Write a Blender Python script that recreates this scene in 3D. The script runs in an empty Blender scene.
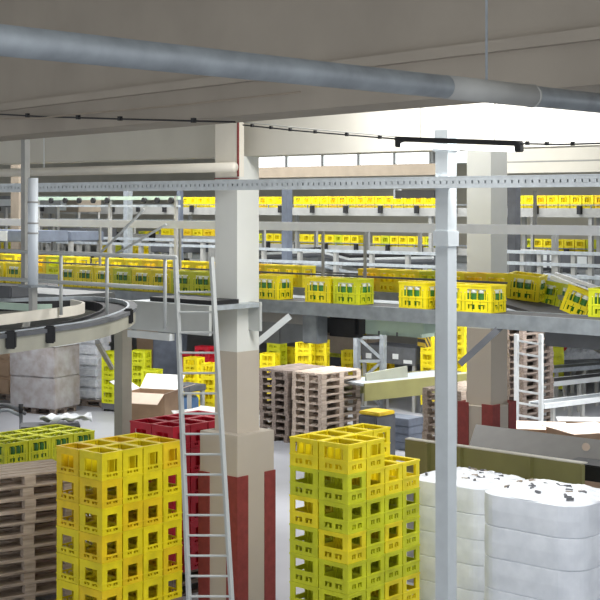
import bpy, bmesh, math, random
from mathutils import Vector, Matrix
random.seed(7)
COL = bpy.context.scene.collection
H = 4.8; F = 1400.0; HY = 204.0
A = Vector((.744, -.668, 0)).normalized()      # the hall's long direction, towards the right and the viewer
B = Vector((.668, .744, 0)).normalized()       # across the hall, away to the right
RA = math.atan2(A.y, A.x)
UP = Vector((0, 0, 1))

def W(px, py, d): return Vector(((px-300)/F*d, d, H-(py-HY)/F*d))
def G(px, d, z=0.0): return Vector(((px-300)/F*d, d, z))
def da(px, px0, d0, v=-1260.): return d0*(px0-v)/(px-v)
def L(px, px0, d0, z=0.0): return G(px, da(px, px0, d0), z)
def zy(py, d): return H-(py-HY)/F*d

# ------------------------------------------------------------------ materials
def mat(name, col, rough=.6, metal=0., var=.08, scale=6., bump=0., col2=None, spec=.5, alpha=1., emit=None, stretch=(1,1,1), trans=0.):
    m = bpy.data.materials.new(name); m.use_nodes = True
    nt = m.node_tree; n = nt.nodes; b = n['Principled BSDF']
    b.inputs['Roughness'].default_value = rough; b.inputs['Metallic'].default_value = metal
    b.inputs['Specular IOR Level'].default_value = spec
    lin = [(c/255.)**2.2 for c in col]
    if col2 is None: c1 = [min(1, c*(1+var)) for c in lin]; c2 = [c*(1-var*1.6) for c in lin]
    else: c1 = lin; c2 = [(c/255.)**2.2 for c in col2]
    tc = n.new('ShaderNodeTexCoord'); mp = n.new('ShaderNodeMapping'); mp.inputs['Scale'].default_value = stretch
    no = n.new('ShaderNodeTexNoise'); no.inputs['Scale'].default_value = scale; no.inputs['Detail'].default_value = 5
    oi = n.new('ShaderNodeObjectInfo'); ad = n.new('ShaderNodeVectorMath'); ad.operation = 'MULTIPLY_ADD'
    ad.inputs[1].default_value = (37, 11, 23)
    nt.links.new(oi.outputs['Random'], ad.inputs[0]); nt.links.new(tc.outputs['Object'], ad.inputs[2])
    nt.links.new(ad.outputs[0], mp.inputs['Vector']); nt.links.new(mp.outputs['Vector'], no.inputs['Vector'])
    cr = n.new('ShaderNodeValToRGB'); cr.color_ramp.elements[0].position = .32; cr.color_ramp.elements[1].position = .68
    cr.color_ramp.elements[0].color = (*c2, 1); cr.color_ramp.elements[1].color = (*c1, 1)
    nt.links.new(no.outputs['Fac'], cr.inputs['Fac'])
    nt.links.new(cr.outputs['Color'], b.inputs['Base Color'])
    if bump:
        bu = n.new('ShaderNodeBump'); bu.inputs['Strength'].default_value = bump; bu.inputs['Distance'].default_value = .02
        nt.links.new(no.outputs['Fac'], bu.inputs['Height']); nt.links.new(bu.outputs['Normal'], b.inputs['Normal'])
    if emit:
        b.inputs['Emission Color'].default_value = (1, 1, .98, 1); b.inputs['Emission Strength'].default_value = emit
    if alpha < 1: b.inputs['Alpha'].default_value = alpha
    if trans: b.inputs['Transmission Weight'].default_value = trans
    return m
M = dict(
 yellow=mat('yellow_plastic', (240,220,30), .45, var=.1, scale=4),
 lime=mat('lime_plastic', (206,210,34), .45, var=.12, scale=4),
 amber=mat('amber_plastic', (240,205,30), .45, var=.1, scale=4),
 red=mat('red_plastic', (196,28,52), .45, var=.12, scale=4),
 green=mat('green_glass', (52,110,42), .25, var=.2, scale=8),
 label=mat('bottle_label', (242,246,236), .5, var=.03),
 wood=mat('pallet_wood', (208,192,176), .85, scale=3, col2=(164,146,130), stretch=(1,9,9), bump=.2),
 wood2=mat('weathered_wood', (150,136,126), .9, scale=3, col2=(102,90,82), stretch=(1,9,9), bump=.2),
 conc=mat('painted_concrete', (215,216,210), .8, var=.03, scale=1.5),
 conc2=mat('beige_painted_concrete', (190,180,166), .75, var=.03, scale=1.5),
 brick=mat('red_guard_paint', (140,62,58), .7, var=.1, scale=12),
 floor=mat('floor_concrete', (182,184,190), .45, scale=.35, col2=(160,162,168), bump=.03),
 ceil=mat('ceiling_paint', (216,214,206), .9, var=.03, scale=1),
 beam=mat('beam_paint', (206,202,190), .85, var=.05, scale=1),
 beamg=mat('near_beam_shaded', (158,149,136), .85, var=.07, scale=1.2),  # darker tone puts the backlit beam's shade into its colour
 cream=mat('cream_paint', (226,220,206), .6, var=.03, scale=3),
 wall=mat('wall_plaster', (186,182,168), .9, var=.06, scale=.8),
 galv=mat('galvanised_steel', (188,196,202), .45, .35, var=.1, scale=14),
 galvd=mat('dull_steel', (140,146,150), .5, .4, var=.12, scale=8),
 paint=mat('light_grey_paint', (214,218,218), .5, var=.04, scale=5),
 grey=mat('grey_paint', (160,160,156), .55, var=.07, scale=4),
 dgrey=mat('dark_grey_paint', (92,94,98), .6, var=.12, scale=5),
 black=mat('black_rubber', (34,34,36), .6, var=.2, scale=9),
 belt=mat('conveyor_belt', (74,74,76), .7, var=.15, scale=10),
 olive=mat('olive_paint', (152,148,92), .55, var=.06, scale=2.5),
 mint=mat('mint_paint', (178,200,182), .5, var=.04),
 card=mat('cardboard', (178,150,124), .85, var=.06, scale=5),
 cardl=mat('pale_cardboard', (226,204,186), .85, var=.04, scale=5),
 white=mat('white_film', (236,238,242), .35, col2=(205,210,216), scale=9, bump=.5),
 film=mat('clear_film', (172,170,172), .22, col2=(146,138,134), scale=4, bump=.6),
 paper=mat('white_paper', (244,244,242), .7, var=.02),
 blue=mat('blue_paint', (86,120,160), .5, var=.1),
 bluegrey=mat('blue_grey_paint', (112,120,134), .5, var=.1),
 orange=mat('orange_paint', (206,110,50), .5, var=.1),
 cgrey=mat('casing_grey', (184,187,184), .5, var=.05, scale=3),
 rail=mat('zinc_rail', (214,221,224), .5, .1, var=.06, scale=10),
 chute=mat('chute_grey', (96,94,90), .5, .1, var=.06, scale=5),
 wrapw=mat('wrapped_white', (232,236,242), .3, col2=(214,219,226), scale=5, bump=.12),
 railw=mat('white_rail_paint', (244,246,250), .4, var=.02),
 postm=mat('post_zinc', (200,207,210), .5, .1, var=.03, scale=6),
 postw=mat('pipe_zinc', (222,229,235), .45, var=.03, scale=6),
 sheet=mat('sheet_grey_green', (160,162,146), .5, var=.06, scale=3),
 capg=mat('cap_yellow_green', (166,172,60), .5, var=.1),
 panelb=mat('beige_grey_panel', (158,156,142), .5, var=.05, scale=3),
 brown=mat('brown_paint', (150,138,122), .7, var=.06),
 machine=mat('machine_grey', (128,132,132), .5, .2, col2=(96,98,100), scale=2.2),
 tube=mat('fluorescent_tube', (250,250,250), .4, emit=3.0),
 pane=mat('window_pane', (240,244,250), .3, emit=1.6),
)
def stripes():
    m = bpy.data.materials.new('hazard_stripes'); m.use_nodes = True; nt = m.node_tree; n = nt.nodes
    b = n['Principled BSDF']; b.inputs['Roughness'].default_value = .5
    tc = n.new('ShaderNodeTexCoord'); wv = n.new('ShaderNodeTexWave'); wv.bands_direction = 'DIAGONAL'; wv.inputs['Scale'].default_value = 4.5
    cr = n.new('ShaderNodeValToRGB'); cr.color_ramp.interpolation = 'CONSTANT'
    cr.color_ramp.elements[0].color = (.06,.05,.03,1); cr.color_ramp.elements[1].color = (.8,.55,.03,1); cr.color_ramp.elements[1].position = .45
    nt.links.new(tc.outputs['Object'], wv.inputs['Vector']); nt.links.new(wv.outputs['Fac'], cr.inputs['Fac']); nt.links.new(cr.outputs['Color'], b.inputs['Base Color'])
    return m
M['hazard'] = stripes()

# ------------------------------------------------------------------ mesh helpers
class MB:
    def __init__(s): s.v = []; s.f = []
    def box(s, x0, x1, y0, y1, z0, z1, mx=None):
        i = len(s.v)
        c = [Vector((x, y, z)) for z in (z0, z1) for (x, y) in ((x0,y0),(x1,y0),(x1,y1),(x0,y1))]
        if mx: c = [mx @ q for q in c]
        s.v += c
        s.f += [(i,i+3,i+2,i+1),(i+4,i+5,i+6,i+7),(i,i+1,i+5,i+4),(i+1,i+2,i+6,i+5),(i+2,i+3,i+7,i+6),(i+3,i,i+4,i+7)]
        return s
    def bar(s, p, q, w, h=None, up=UP):
        h = h or w; p = Vector(p); q = Vector(q); t = (q-p).normalized()
        if abs(t.dot(up)) > .99: up = A
        n = t.cross(up).normalized(); u = n.cross(t); i = len(s.v)
        for e in (p, q):
            for (a, b) in ((-1,-1),(1,-1),(1,1),(-1,1)): s.v.append(e+n*a*w/2+u*b*h/2)
        s.f += [(i,i+1,i+2,i+3),(i+7,i+6,i+5,i+4)]+[(i+k,i+4+k,i+4+(k+1)%4,i+(k+1)%4) for k in range(4)]
        return s
    def tube(s, pts, r, n=10):
        pts = [Vector(p) for p in pts]; i0 = len(s.v)
        for j, p in enumerate(pts):
            t = (pts[min(j+1, len(pts)-1)]-pts[max(j-1, 0)]).normalized()
            up = UP if abs(t.z) < .9 else Vector((1,0,0))
            a = t.cross(up).normalized(); b = a.cross(t)
            rr = r[j] if isinstance(r, (list, tuple)) else r
            for k in range(n):
                an = 2*math.pi*k/n; s.v.append(p+a*math.cos(an)*rr+b*math.sin(an)*rr)
        for j in range(len(pts)-1):
            for k in range(n):
                a0 = i0+j*n+k; a1 = i0+j*n+(k+1)%n; s.f.append((a0,a1,a1+n,a0+n))
        s.f.append(tuple(i0+k for k in range(n))[::-1]); s.f.append(tuple(i0+(len(pts)-1)*n+k for k in range(n)))
        return s
    def prism(s, poly, z0, z1, mx=None):
        i = len(s.v); n = len(poly)
        for z in (z0, z1):
            for p in poly:
                q = Vector((p[0], p[1], z)); s.v.append(mx @ q if mx else q)
        s.f.append(tuple(i+k for k in range(n))[::-1]); s.f.append(tuple(i+n+k for k in range(n)))
        for k in range(n): s.f.append((i+k, i+(k+1)%n, i+n+(k+1)%n, i+n+k))
        return s
    def strip(s, path, off0, off1, z0, z1):
        """a closed-section strip following a plan path between two sideways offsets"""
        n = len(path); i = len(s.v)
        for j, p in enumerate(path):
            t = (path[min(j+1,n-1)]-path[max(j-1,0)]); t.z = 0; t.normalize(); nn = Vector((-t.y, t.x, 0))
            for (o, z) in ((off0,z0),(off1,z0),(off1,z1),(off0,z1)): s.v.append(Vector((p.x,p.y,0))+nn*o+UP*z)
        for j in range(n-1):
            for k in range(4): s.f.append((i+j*4+k, i+j*4+(k+1)%4, i+j*4+4+(k+1)%4, i+j*4+4+k))
        s.f.append((i,i+1,i+2,i+3)); e = i+(n-1)*4; s.f.append((e+3,e+2,e+1,e))
        return s
    def mesh(s, name, m, bevel=0, smooth=False):
        me = bpy.data.meshes.new(name); me.from_pydata([tuple(v) for v in s.v], [], s.f)
        bm = bmesh.new(); bm.from_mesh(me); bmesh.ops.recalc_face_normals(bm, faces=bm.faces)
        if bevel: bmesh.ops.bevel(bm, geom=bm.edges[:], offset=bevel, segments=2, affect='EDGES', clamp_overlap=True)
        if smooth:
            for f in bm.faces: f.smooth = True
        bm.to_mesh(me); bm.free(); me.materials.append(M[m]); return me

def node(name, me, parent=None, loc=None, rz=0):
    o = bpy.data.objects.new(name, me); COL.objects.link(o)
    if parent: o.parent = parent
    if loc is not None: o.location = loc
    o.rotation_euler.z = rz
    return o
def tag(o, label, cat, group=None, kind=None):
    o['label'] = label; o['category'] = cat
    if group: o['group'] = group
    if kind: o['kind'] = kind
    return o
def thing(name, label, cat, loc=(0,0,0), rz=0, group=None):
    return tag(node(name, None, None, loc, rz), label, cat, group)
def part(name, mb, m, parent, bevel=0, smooth=False, label=None):
    o = node(name, mb.mesh(name, m, bevel, smooth), parent)
    if label: o['label'] = label
    return o
def wpart(name, mb, m, parent, bevel=0, smooth=False):
    """part whose mesh is given in world space"""
    inv = parent.matrix_basis.inverted() if parent else Matrix()
    mb.v = [inv @ v for v in mb.v]
    return part(name, mb, m, parent, bevel, smooth)
def single(name, mb, m, label, cat, base=None, group=None, bevel=0, smooth=False):
    base = Vector(base) if base is not None else Vector((sum(v.x for v in mb.v)/len(mb.v), sum(v.y for v in mb.v)/len(mb.v), min(v.z for v in mb.v)))
    mb.v = [v-base for v in mb.v]
    return tag(node(name, mb.mesh(name, m, bevel, smooth), None, base), label, cat, group)
def struct(name, mb, m, parent=None, bevel=0):
    o = node(name, mb.mesh(name, m, bevel), parent)
    if not parent: o['kind'] = 'structure'
    return o
def copy(o, parent=None):
    c = o.copy(); COL.objects.link(c)
    if parent: c.parent = parent
    for ch in o.children: copy(ch, c)
    return c
def setm(o, base): pass
AB = Matrix((( A.x, B.x, 0), (A.y, B.y, 0), (0, 0, 1))).to_4x4()
def abm(org): return Matrix.Translation(org) @ AB
ORD = ['first','second','third','fourth','fifth','sixth','seventh','eighth','ninth','tenth','eleventh','twelfth','thirteenth','fourteenth','fifteenth','sixteenth','seventeenth','eighteenth','nineteenth','twentieth','twenty-first','twenty-second','twenty-third','twenty-fourth','twenty-fifth','twenty-sixth','twenty-seventh','twenty-eighth','twenty-ninth','thirtieth']

# ------------------------------------------------------------------ the setting
CZ = H+1.9
DZ = 3.2
fl = MB(); fl.box(-45, 45, -4, 75, -.2, 0); struct('floor', fl, 'floor')
# floor joints: inlaid strips would be pattern, kept in the material
ce = MB(); ce.box(-45, 45, 2, 75, CZ, CZ+.3); struct('ceiling', ce, 'ceil')
w0 = L(300, 300, 45)
def abox(mb, px0, px1, anchor, d0, z0, z1, th, v=-1260.):
    p = G(px0, da(px0, anchor, d0, v)); q = G(px1, da(px1, anchor, d0, v))
    t = (q-p).normalized(); n = Vector((-t.y, t.x, 0))
    if n.y < 0: n = -n
    i = len(mb.v)
    for z in (z0, z1):
        for e in (p, q, q+n*th, p+n*th): mb.v.append(Vector((e.x, e.y, z)))
    mb.f += [(i,i+3,i+2,i+1),(i+4,i+5,i+6,i+7),(i,i+1,i+5,i+4),(i+1,i+2,i+6,i+5),(i+2,i+3,i+7,i+6),(i+3,i,i+4,i+7)]
    return mb
wb = MB(); abox(wb, -300, 900, 300, 50, 0, H+1.3, .3); abox(wb, -300, 246, 300, 50, H+1.3, H+1.75, .3); abox(wb, -300, 900, 300, 50, H+1.75, CZ, .3)
wl = struct('wall_back', wb, 'wall')
for k, (a0, a1) in enumerate(((250,430),(440,600),(610,880))):
    g = MB(); abox(g, a0, a1, 300, 50.1, H+1.3, H+1.75, .05); w = struct('window_%d' % (k+1), g, 'pane')
    fr = MB()
    for z in (H+1.3, H+1.71): abox(fr, a0-4, a1+4, 300, 49.98, z, z+.04, .1)
    for j in range(6):
        x = a0+(a1-a0)*j/5.; abox(fr, x-1, x+1, 300, 49.97, H+1.3, H+1.75, .1)
    struct('window_frame', fr, 'paint', w)

# main beam resting on the columns
bm_ = MB(); abox(bm_, -160, 760, 237, 16.45, H+.56, CZ, .36); struct('ceiling_beam', bm_, 'beam')
dk = MB(); abox(dk, -400, 900, 300, 22.2, DZ-.16, DZ, 24.); struct('mezzanine_floor', dk, 'galvd')
for px_ in (237, 487, 446): dp_ = MB().box(-.12,.12,-.12,.12,0,DZ-.16,abm(L(px_,300,22.8))); struct('mezzanine_column', dp_, 'grey')
b3 = MB(); abox(b3, 230, 440, 237, 25, H+.46, H+.64, .25); struct('ceiling_beam', b3, 'brown')
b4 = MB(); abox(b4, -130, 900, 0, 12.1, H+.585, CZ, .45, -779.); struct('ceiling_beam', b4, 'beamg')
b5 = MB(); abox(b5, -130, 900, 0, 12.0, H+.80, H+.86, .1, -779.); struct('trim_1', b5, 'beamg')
b6 = MB(); abox(b6, 490, 900, 500, 21.5, H+.47, H+1.0, .3); struct('ceiling_beam', b6, 'beam')

def column(px, d, a, ztop, cat_z, plinth, zpl, gtop):
    c = G(px, d); mx = abm(c)
    zb = H-1.72
    body = MB().box(-a/2, a/2, -a/2, a/2, zb, ztop, mx); o = struct('concrete_column', body, 'conc')
    lo = MB().box(-a/2-.002, a/2+.002, -a/2-.002, a/2+.002, 0, zb, mx); part('lower_shaft', lo, 'conc2', o, label='beige painted lower shaft')
    p = plinth/2
    if zpl:
        pl = MB().box(-p, p, -p, p, 0, zpl, mx); part('plinth', pl, 'conc2', o, bevel=.006)
    for (sx, sy) in ((1,-1),(-1,-1),(1,1),(-1,1)):
        g = MB(); w = .17
        x0, x1 = sorted((sx*(p+.012), sx*(p-w))); y0, y1 = sorted((sy*(p+.012), sy*p))
        g.box(x0, x1, y0, y1, 0, gtop, mx)
        x0, x1 = sorted((sx*(p+.012), sx*p)); y0, y1 = sorted((sy*(p), sy*(p-w)))
        g.box(x0, x1, y0, y1, 0, gtop, mx)
        part('corner_guard', g, 'brick', o, label='dark red painted corner guard')
    return o, mx
c1, mx1 = column(237, 16.5, .365, H+.56, 0, .62, zy(430, 16.5), zy(470, 16.5))
cap = MB().box(-.06, .30, -.30, -.19, zy(177,16.3), CZ-.02, mx1); part('bracket_box', cap, 'cream', c1)
rim = MB().box(.30, .325, -.305, -.295, zy(177,16.3), zy(120,16.3), mx1); rim.box(-.07, .325, -.305, -.295, zy(178,16.3)-.012, zy(178,16.3), mx1)
part('bracket_edge', rim, 'brick', c1)
c2, mx2 = column(487, 19.5, .40, CZ, 0, .56, 0, zy(403, 19.3))
blk = MB().box(-.28, .28, -.28, .28, 0, zy(404,19.5), mx2); part('plinth', blk, 'conc2', c2)

# ------------------------------------------------------------------ crate
def crate_mesh(name, m, style=0, grid=.235, L_=.385, W_=.285, h=.298, t=.014):
    b = MB(); x = L_/2; y = W_/2
    z1, z2, s0, s1, wf = ((.138, .252, .035, .085, .64), (.08, .215, .03, .06, .54))[style]
    def wall(put, half):
        win = half*wf
        put(-half, half, 0, s0); put(-half, half, s1, z1); put(-half, half, z2, h)
        put(-half, -win, z1, z2); put(win, half, z1, z2)
        put(-half, -half*.60, s0, s1); put(half*.60, half, s0, s1); put(-half*.12, half*.12, s0, s1)
        for e in (-1, 1): put(e*half*.36-half*.05, e*half*.36+half*.05, s0, s1-.012)
    for (y0, y1) in ((-y, -y+t), (y-t, y)): wall(lambda u0, u1, v0, v1: b.box(u0, u1, y0, y1, v0, v1), x)
    for (x0, x1) in ((-x, -x+t), (x-t, x)): wall(lambda u0, u1, v0, v1: b.box(x0, x1, u0, u1, v0, v1), y-t)
    e = .005
    for (x0,x1,y0,y1) in ((-x-e,x+e,-y-e,-y),(-x-e,x+e,y,y+e),(-x-e,-x,-y,y),(x,x+e,-y,y)):
        b.box(x0,x1,y0,y1,h-.02,h); b.box(x0,x1,y0,y1,z1-.02,z1-.008)
    k = .028                                           # inner rim lip
    for (x0,x1,y0,y1) in ((-x+t,x-t,-y+t,-y+k),(-x+t,x-t,y-k,y-t),(-x+t,-x+k,-y+k,y-k),(x-k,x-t,-y+k,y-k)): b.box(x0,x1,y0,y1,h-.012,h-.002)
    for sx in (-1, 1):
        for sy in (-1, 1):
            xa, xb = sorted((sx*(x-.04), sx*(x-t))); ya, yb = sorted((sy*(y-.04), sy*(y-t))); b.box(xa, xb, ya, yb, 0, h-.004)
    b.box(-x+t, x-t, -y+t, y-t, .004, .012)
    for k in range(1, 4): xx = -x+L_*k/4; b.box(xx-.005, xx+.005, -y+t, y-t, .012, grid)
    for k in range(1, 3): yy = -y+W_*k/3; b.box(-x+t, x-t, yy-.005, yy+.005, .012, grid)
    return b.mesh(name, m)
CR = {k: crate_mesh('bottle_crate', k) for k in ('yellow', 'lime', 'amber', 'red')}
CR['tall_yellow'] = crate_mesh('bottle_crate', 'yellow', 1); CR['tall_amber'] = crate_mesh('bottle_crate', 'amber', 1); CR['red'] = crate_mesh('bottle_crate', 'red', 1)
for k_ in ('yellow', 'lime'): CR['low_'+k_] = crate_mesh('bottle_crate', k_, 0, .05)
for k_ in ('yellow', 'amber'): CR['low_tall_'+k_] = crate_mesh('bottle_crate', k_, 1, .05)
CRF = CR
STUFF = []
def crate(pos, m, label, group, rz=RA, tilt=(0, 0), name='bottle_crate', hidden=False):
    if hidden:
        STUFF.append((Matrix.Translation(pos) @ Matrix.Rotation(rz, 4, 'Z'), m)); return None
    o = node(name, CR[m], None, pos, rz)
    o.rotation_euler = (tilt[0], tilt[1], rz)
    return tag(o, label, 'crate', group)

# bottle
bt = MB(); prof = [(0,.036),(.004,.046),(.15,.046),(.195,.045),(.235,.022),(.262,.015)]
bt.tube([(0,0,z) for z, r in prof], [r for z, r in prof], 8)
BT = bt.mesh('glass_bottle', 'green', smooth=True)
lb = MB().tube([(0,0,.196),(0,0,.238),(0,0,.268)], [.0475,.037,.026], 8); BL = lb.mesh('neck_label', 'label', smooth=True)
BG = MB().tube([(0,0,.25),(0,0,.268)], [.022,.02], 8).mesh('bottle_cap', 'capg', smooth=True)
def bottle(pos, rz, label, group, rx=(0,0)):
    o = node('glass_bottle', BT, None, pos, rz); o.rotation_euler = (rx[0], rx[1], rz)
    tag(o, label, 'bottle', group); (node('bottle_cap', BG, o) if 'lime stack' in group else node('neck_label', BL, o)); return o
def fill(cr, cells, label, group):
    mxc = Matrix.Translation(cr.location) @ cr.rotation_euler.to_matrix().to_4x4()
    for (i, j) in cells:
        p = mxc @ Vector((-.148+.0987*i, -.098+.098*j, .0125))
        bottle(p, cr.rotation_euler.z, label, group, (cr.rotation_euler.x, cr.rotation_euler.y))
FRONT = [(0,0),(1,0),(2,0),(3,0),(3,1),(3,2)]

# pallet
def pallet_parts(parent, m='wood'):
    d = MB()
    for k in range(5):
        y = -.4+.0725+k*.164; d.box(-.6, .6, y-.0625, y+.0625, .122, .144)
    for x in (-.53, 0, .53): d.box(x-.07, x+.07, -.4, .4, .1, .122)
    part('deck', d, m, parent)
    for y in (-.35, 0, .35):
        r = MB(); r.box(-.6, .6, y-.05, y+.05, 0, .022)
        for x in (-.53, 0, .53): r.box(x-.07, x+.07, y-.05, y+.05, .022, .1)
        part('runner', r, m, parent)
PR = {}
def pallet(pos, rz, m, label, group=None):
    if m not in PR:
        o = thing('wooden_pallet', label, 'pallet', pos, rz, group); pallet_parts(o, m); PR[m] = o; return o
    o = copy(PR[m]); o.location = pos; o.rotation_euler.z = rz; o['label'] = label
    if group: o['group'] = group
    elif 'group' in o: del o['group']
    return o
RB = math.atan2(B.y, B.x)

def cap1(s): return s
def crate_stack(corner_px, corner_d, na, nb, tiers, npal, colf, where, group, longA=True, skip=lambda a,b,t: False, colname='yellow', bottles=None, rot=0, hid0=False):
    """corner nearest the viewer; na crates back along -A, nb crates along +B"""
    c = G(corner_px, corner_d); R_ = Matrix.Rotation(rot, 4, 'Z'); a_ = R_ @ A; b_ = R_ @ B
    la, lb_ = (.4, .3) if longA else (.3, .4)
    ctr = c - a_*(na*la/2) + b_*(nb*lb_/2)
    for k in range(npal):
        lay = ['bottom', 'upper'][k] if npal > 1 else 'single'
        # pallets lie with their long side across the hall
        n = max(1, round(nb*lb_/1.2)); 
        pallet(ctr+UP*(.144*k), RB+rot, 'wood2', '%s weathered wooden pallet under %s' % (lay, where), None)
    z0 = .144*npal
    out = []
    for t in range(tiers):
        tt = tiers-1-t
        for a in range(na):
            for b in range(nb):
                if skip(a, b, tt): continue
                p = c - a_*((a+.5)*la) + b_*((b+.5)*lb_) + UP*(z0+t*.3+.001)
                p += a_*random.uniform(-.0015,.0015)+b_*random.uniform(-.0015,.0015)
                tn = 'top tier' if tt == 0 else ORD[tt]+' tier down'
                rowb = 'corner nearest' if b == 0 else ORD[b]+' crate along'
                rowa = 'near row' if a == 0 else ('far row' if a == na-1 else ORD[a]+' row')
                m = colf(a, b, tt)
                cn = {'lime': 'lime green', 'amber': 'amber yellow'}.get(m.split('_')[-1], m.split('_')[-1])
                if tt > 0 and 'low_'+m in CR and nb*na == 8: m = 'low_'+m
                l = '%s crate, %s, %s, %s, %s' % (cn, where, tn, rowa, 'corner place' if b == 0 else ORD[b]+' from corner')
                o = crate(p, m, l, group, (RA if longA else RA+math.pi/2)+rot+random.uniform(-.003,.003), hidden=(a>=1 and (b>=1 or hid0) and tt>=1))
                out.append((a, b, tt, o))
    return out
# right-hand yellow stack
def cf(a, b, t):
    if t == 0: return 'yellow'
    return random.choice(['lime','yellow','lime']) if t > 1 or b < 1 else 'yellow'
crate_stack(348, 14.0, 2, 4, 7, 2, cf, 'stepped stack right of pillar', 'crates in the stepped stack right of the pillar',
            skip=lambda a,b,t: (t == 0 and a == 0 and b > 1))
# left-hand yellow stack
crate_stack(102, 15.2, 2, 4, 6, 2, lambda a,b,t: 'tall_amber' if random.random()<.25 else 'tall_yellow', 'block stack by ladder', 'crates in the yellow block stack beside the ladder')
# red stack
crate_stack(173, 17.0, 2, 4, 6, 2, lambda a,b,t: 'red', 'red stack behind ladder', 'red crates stacked behind the ladder', hid0=True)
# lime stack with bottles
st = crate_stack(5, 19.3, 3, 4, 4, 2, lambda a,b,t: 'lime', 'bottle-filled stack at left', 'lime crates stacked at the left edge', longA=False)
for (a, b, t, o) in st:
    if t == 0 and o: fill(o, [(i,j) for i in range(4) for j in range(3)], 'green glass bottle standing in a top crate of the left lime stack', 'green bottles in the lime stack')

# ------------------------------------------------------------------ pallet stacks
def pallet_stack(px, d, n, rz, m, where, z0=0):
    for k in range(n):
        kk = n-1-k; tn = 'topmost pallet' if kk == 0 else ('bottom pallet' if k == 0 else ORD[kk]+' pallet from top')
        j = Vector((random.uniform(-.015,.015), random.uniform(-.015,.015), 0))
        pallet(G(px, d, z0+.1442*k)+j, rz+random.uniform(-.012,.012), m, '%s %s in %s' % ({'wood':'pale wooden','wood2':'greyed wooden'}[m], tn, where), 'pallets in '+where)
cc = G(322, 29.0)
def stack_at(c, n, rz, m, where):
    d = c.y; px = 300+c.x/d*F; pallet_stack(px, d, n, rz, m, where)
cc = G(322, 27.6)
stack_at(cc - A*.4 + B*.6, 10, RB, 'wood', 'the central pallet stack')
stack_at(cc - A*1.26 + B*.55, 10, RB, 'wood2', 'the pallet stack beside the pillar')
stack_at(G(17, 17.0), 11, math.radians(33), 'wood', 'the low pallet stack at left front')
stack_at(G(463, 23.6), 12, RB, 'wood', 'the pallet stack behind the steel post')
stack_at(G(523, 30.5), 16, RB, 'wood2', 'the tall pallet stack behind lattice frame')

# ------------------------------------------------------------------ main conveyor
def conveyor(label, px0, px1, anc, d0, ztop, width=.46, rail=.14, legs=(), guide=None, rm='galvd', beltm='belt', group=None, legw=.07, bdir=None, name='crate_conveyor', legm='grey', zleg=0):
    p = G(px0, da(px0, anc, d0)); q = G(px1, da(px1, anc, d0))
    if bdir is not None:
        p = Vector(bdir[0]); q = Vector(bdir[1]); p.z = q.z = 0
    t = (q-p); ln = t.length; rz = math.atan2(t.y, t.x)
    o = thing(name, label, 'conveyor', (p.x, p.y, 0), rz, group)
    part('belt', MB().box(0, ln, .02, width-.02, ztop-.05, ztop), beltm, o)
    for y in (-.03, width-.01):
        part('side_rail', MB().box(0, ln, y, y+.04, ztop-rail, ztop+.006), rm, o)
    if guide:
        for y in (-.035, width+.0):
            g = MB().box(0, ln, y, y+.025, ztop+guide-.012, ztop+guide+.012)
            n = max(2, int(ln/1.4))
            for k in range(n+1):
                xx = ln*k/n*.98+.01*ln; g.box(xx-.012, xx+.012, y+.002 if y<0 else y+.004, y+.02, ztop-.02, ztop+guide)
            part('guide_rail', g, 'dgrey' if guide > .1 else 'galvd', o)
    for x in legs:
        xx = (G(x, da(x, anc, d0))-G(px0, da(px0, anc, d0))).length if bdir is None else x
        for y in (0.0, width-.06):
            part('leg', MB().box(xx-legw/2, xx+legw/2, y, y+legw, zleg, ztop-rail), legm, o)
    return o
ZM = zy(309.5, 15.6)
mc = conveyor('long grey crate conveyor crossing the hall in front, carrying bottle crates', -120, 700, 420, 15.6, ZM, legs=(), rail=.15)
# its supports
sp = single('support_column', MB().box(-.085, .085, -.085, .085, 0, ZM-.16, abm(G(123, 19.3))), 'panelb', 'thick grey square support column under the conveyor at left', 'column')
gb = MB().box(-.12, .12, -.1, .1, ZM-.5, ZM-.15, abm(L(315, 420, 15.85)))
wpart('gearbox', gb, 'galvd', mc, bevel=.01)
gb = MB().box(-.4, .1, .1, .3, ZM-.42, ZM-.16, abm(L(345, 420, 15.85))); wpart('drive_motor', gb, 'black', mc, bevel=.04)
gb = MB().box(-.35, .35, .02, .3, ZM-.3, ZM-.16, abm(L(398, 420, 15.85))); wpart('cable_box', gb, 'mint', mc, bevel=.01)
gb = MB().box(-.9, .2, .06, .2, ZM-.3, ZM-.16, abm(L(292, 420, 15.85))); wpart('drip_tray', gb, 'grey', mc)
br = MB().bar(W(460, 364, 15.0), W(506, 322, 14.9), .07); wpart('brace', br, 'dgrey', mc)
br = MB().bar(W(257, 343, 16.9), W(290, 316, 16.85), .075); wpart('brace', br, 'paint', mc)
br = MB(); abox(br, 545, 680, 420, 15.75, ZM-.31, ZM-.16, .03); wpart('skirt_plate', br, 'dgrey', mc)
rows = sorted([490, 463, 425, 357, 328, 276, 211, 190, 169.5, 149.5, 130, 111, 92, 74, 20, 2])
nm = len(rows)
for i, px in enumerate(rows):
    cpos = L(px, 420, 15.62, ZM+.001) - A*.2 + B*(.155+.02)
    m = 'lime' if px in (357, 190, 130, 211) else 'yellow'
    cn = 'lime' if m == 'lime' else 'yellow'
    o = crate(cpos, m, '%s crate with green bottles on the front conveyor, %s from the left' % (cn, ORD[i]), 'bottle crates riding the front conveyor', RA+random.uniform(-.02,.02))
    fill(o, FRONT, 'green bottle with white neck label in %s crate from left on front conveyor' % ORD[i], 'bottles in the front conveyor crates')
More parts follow.
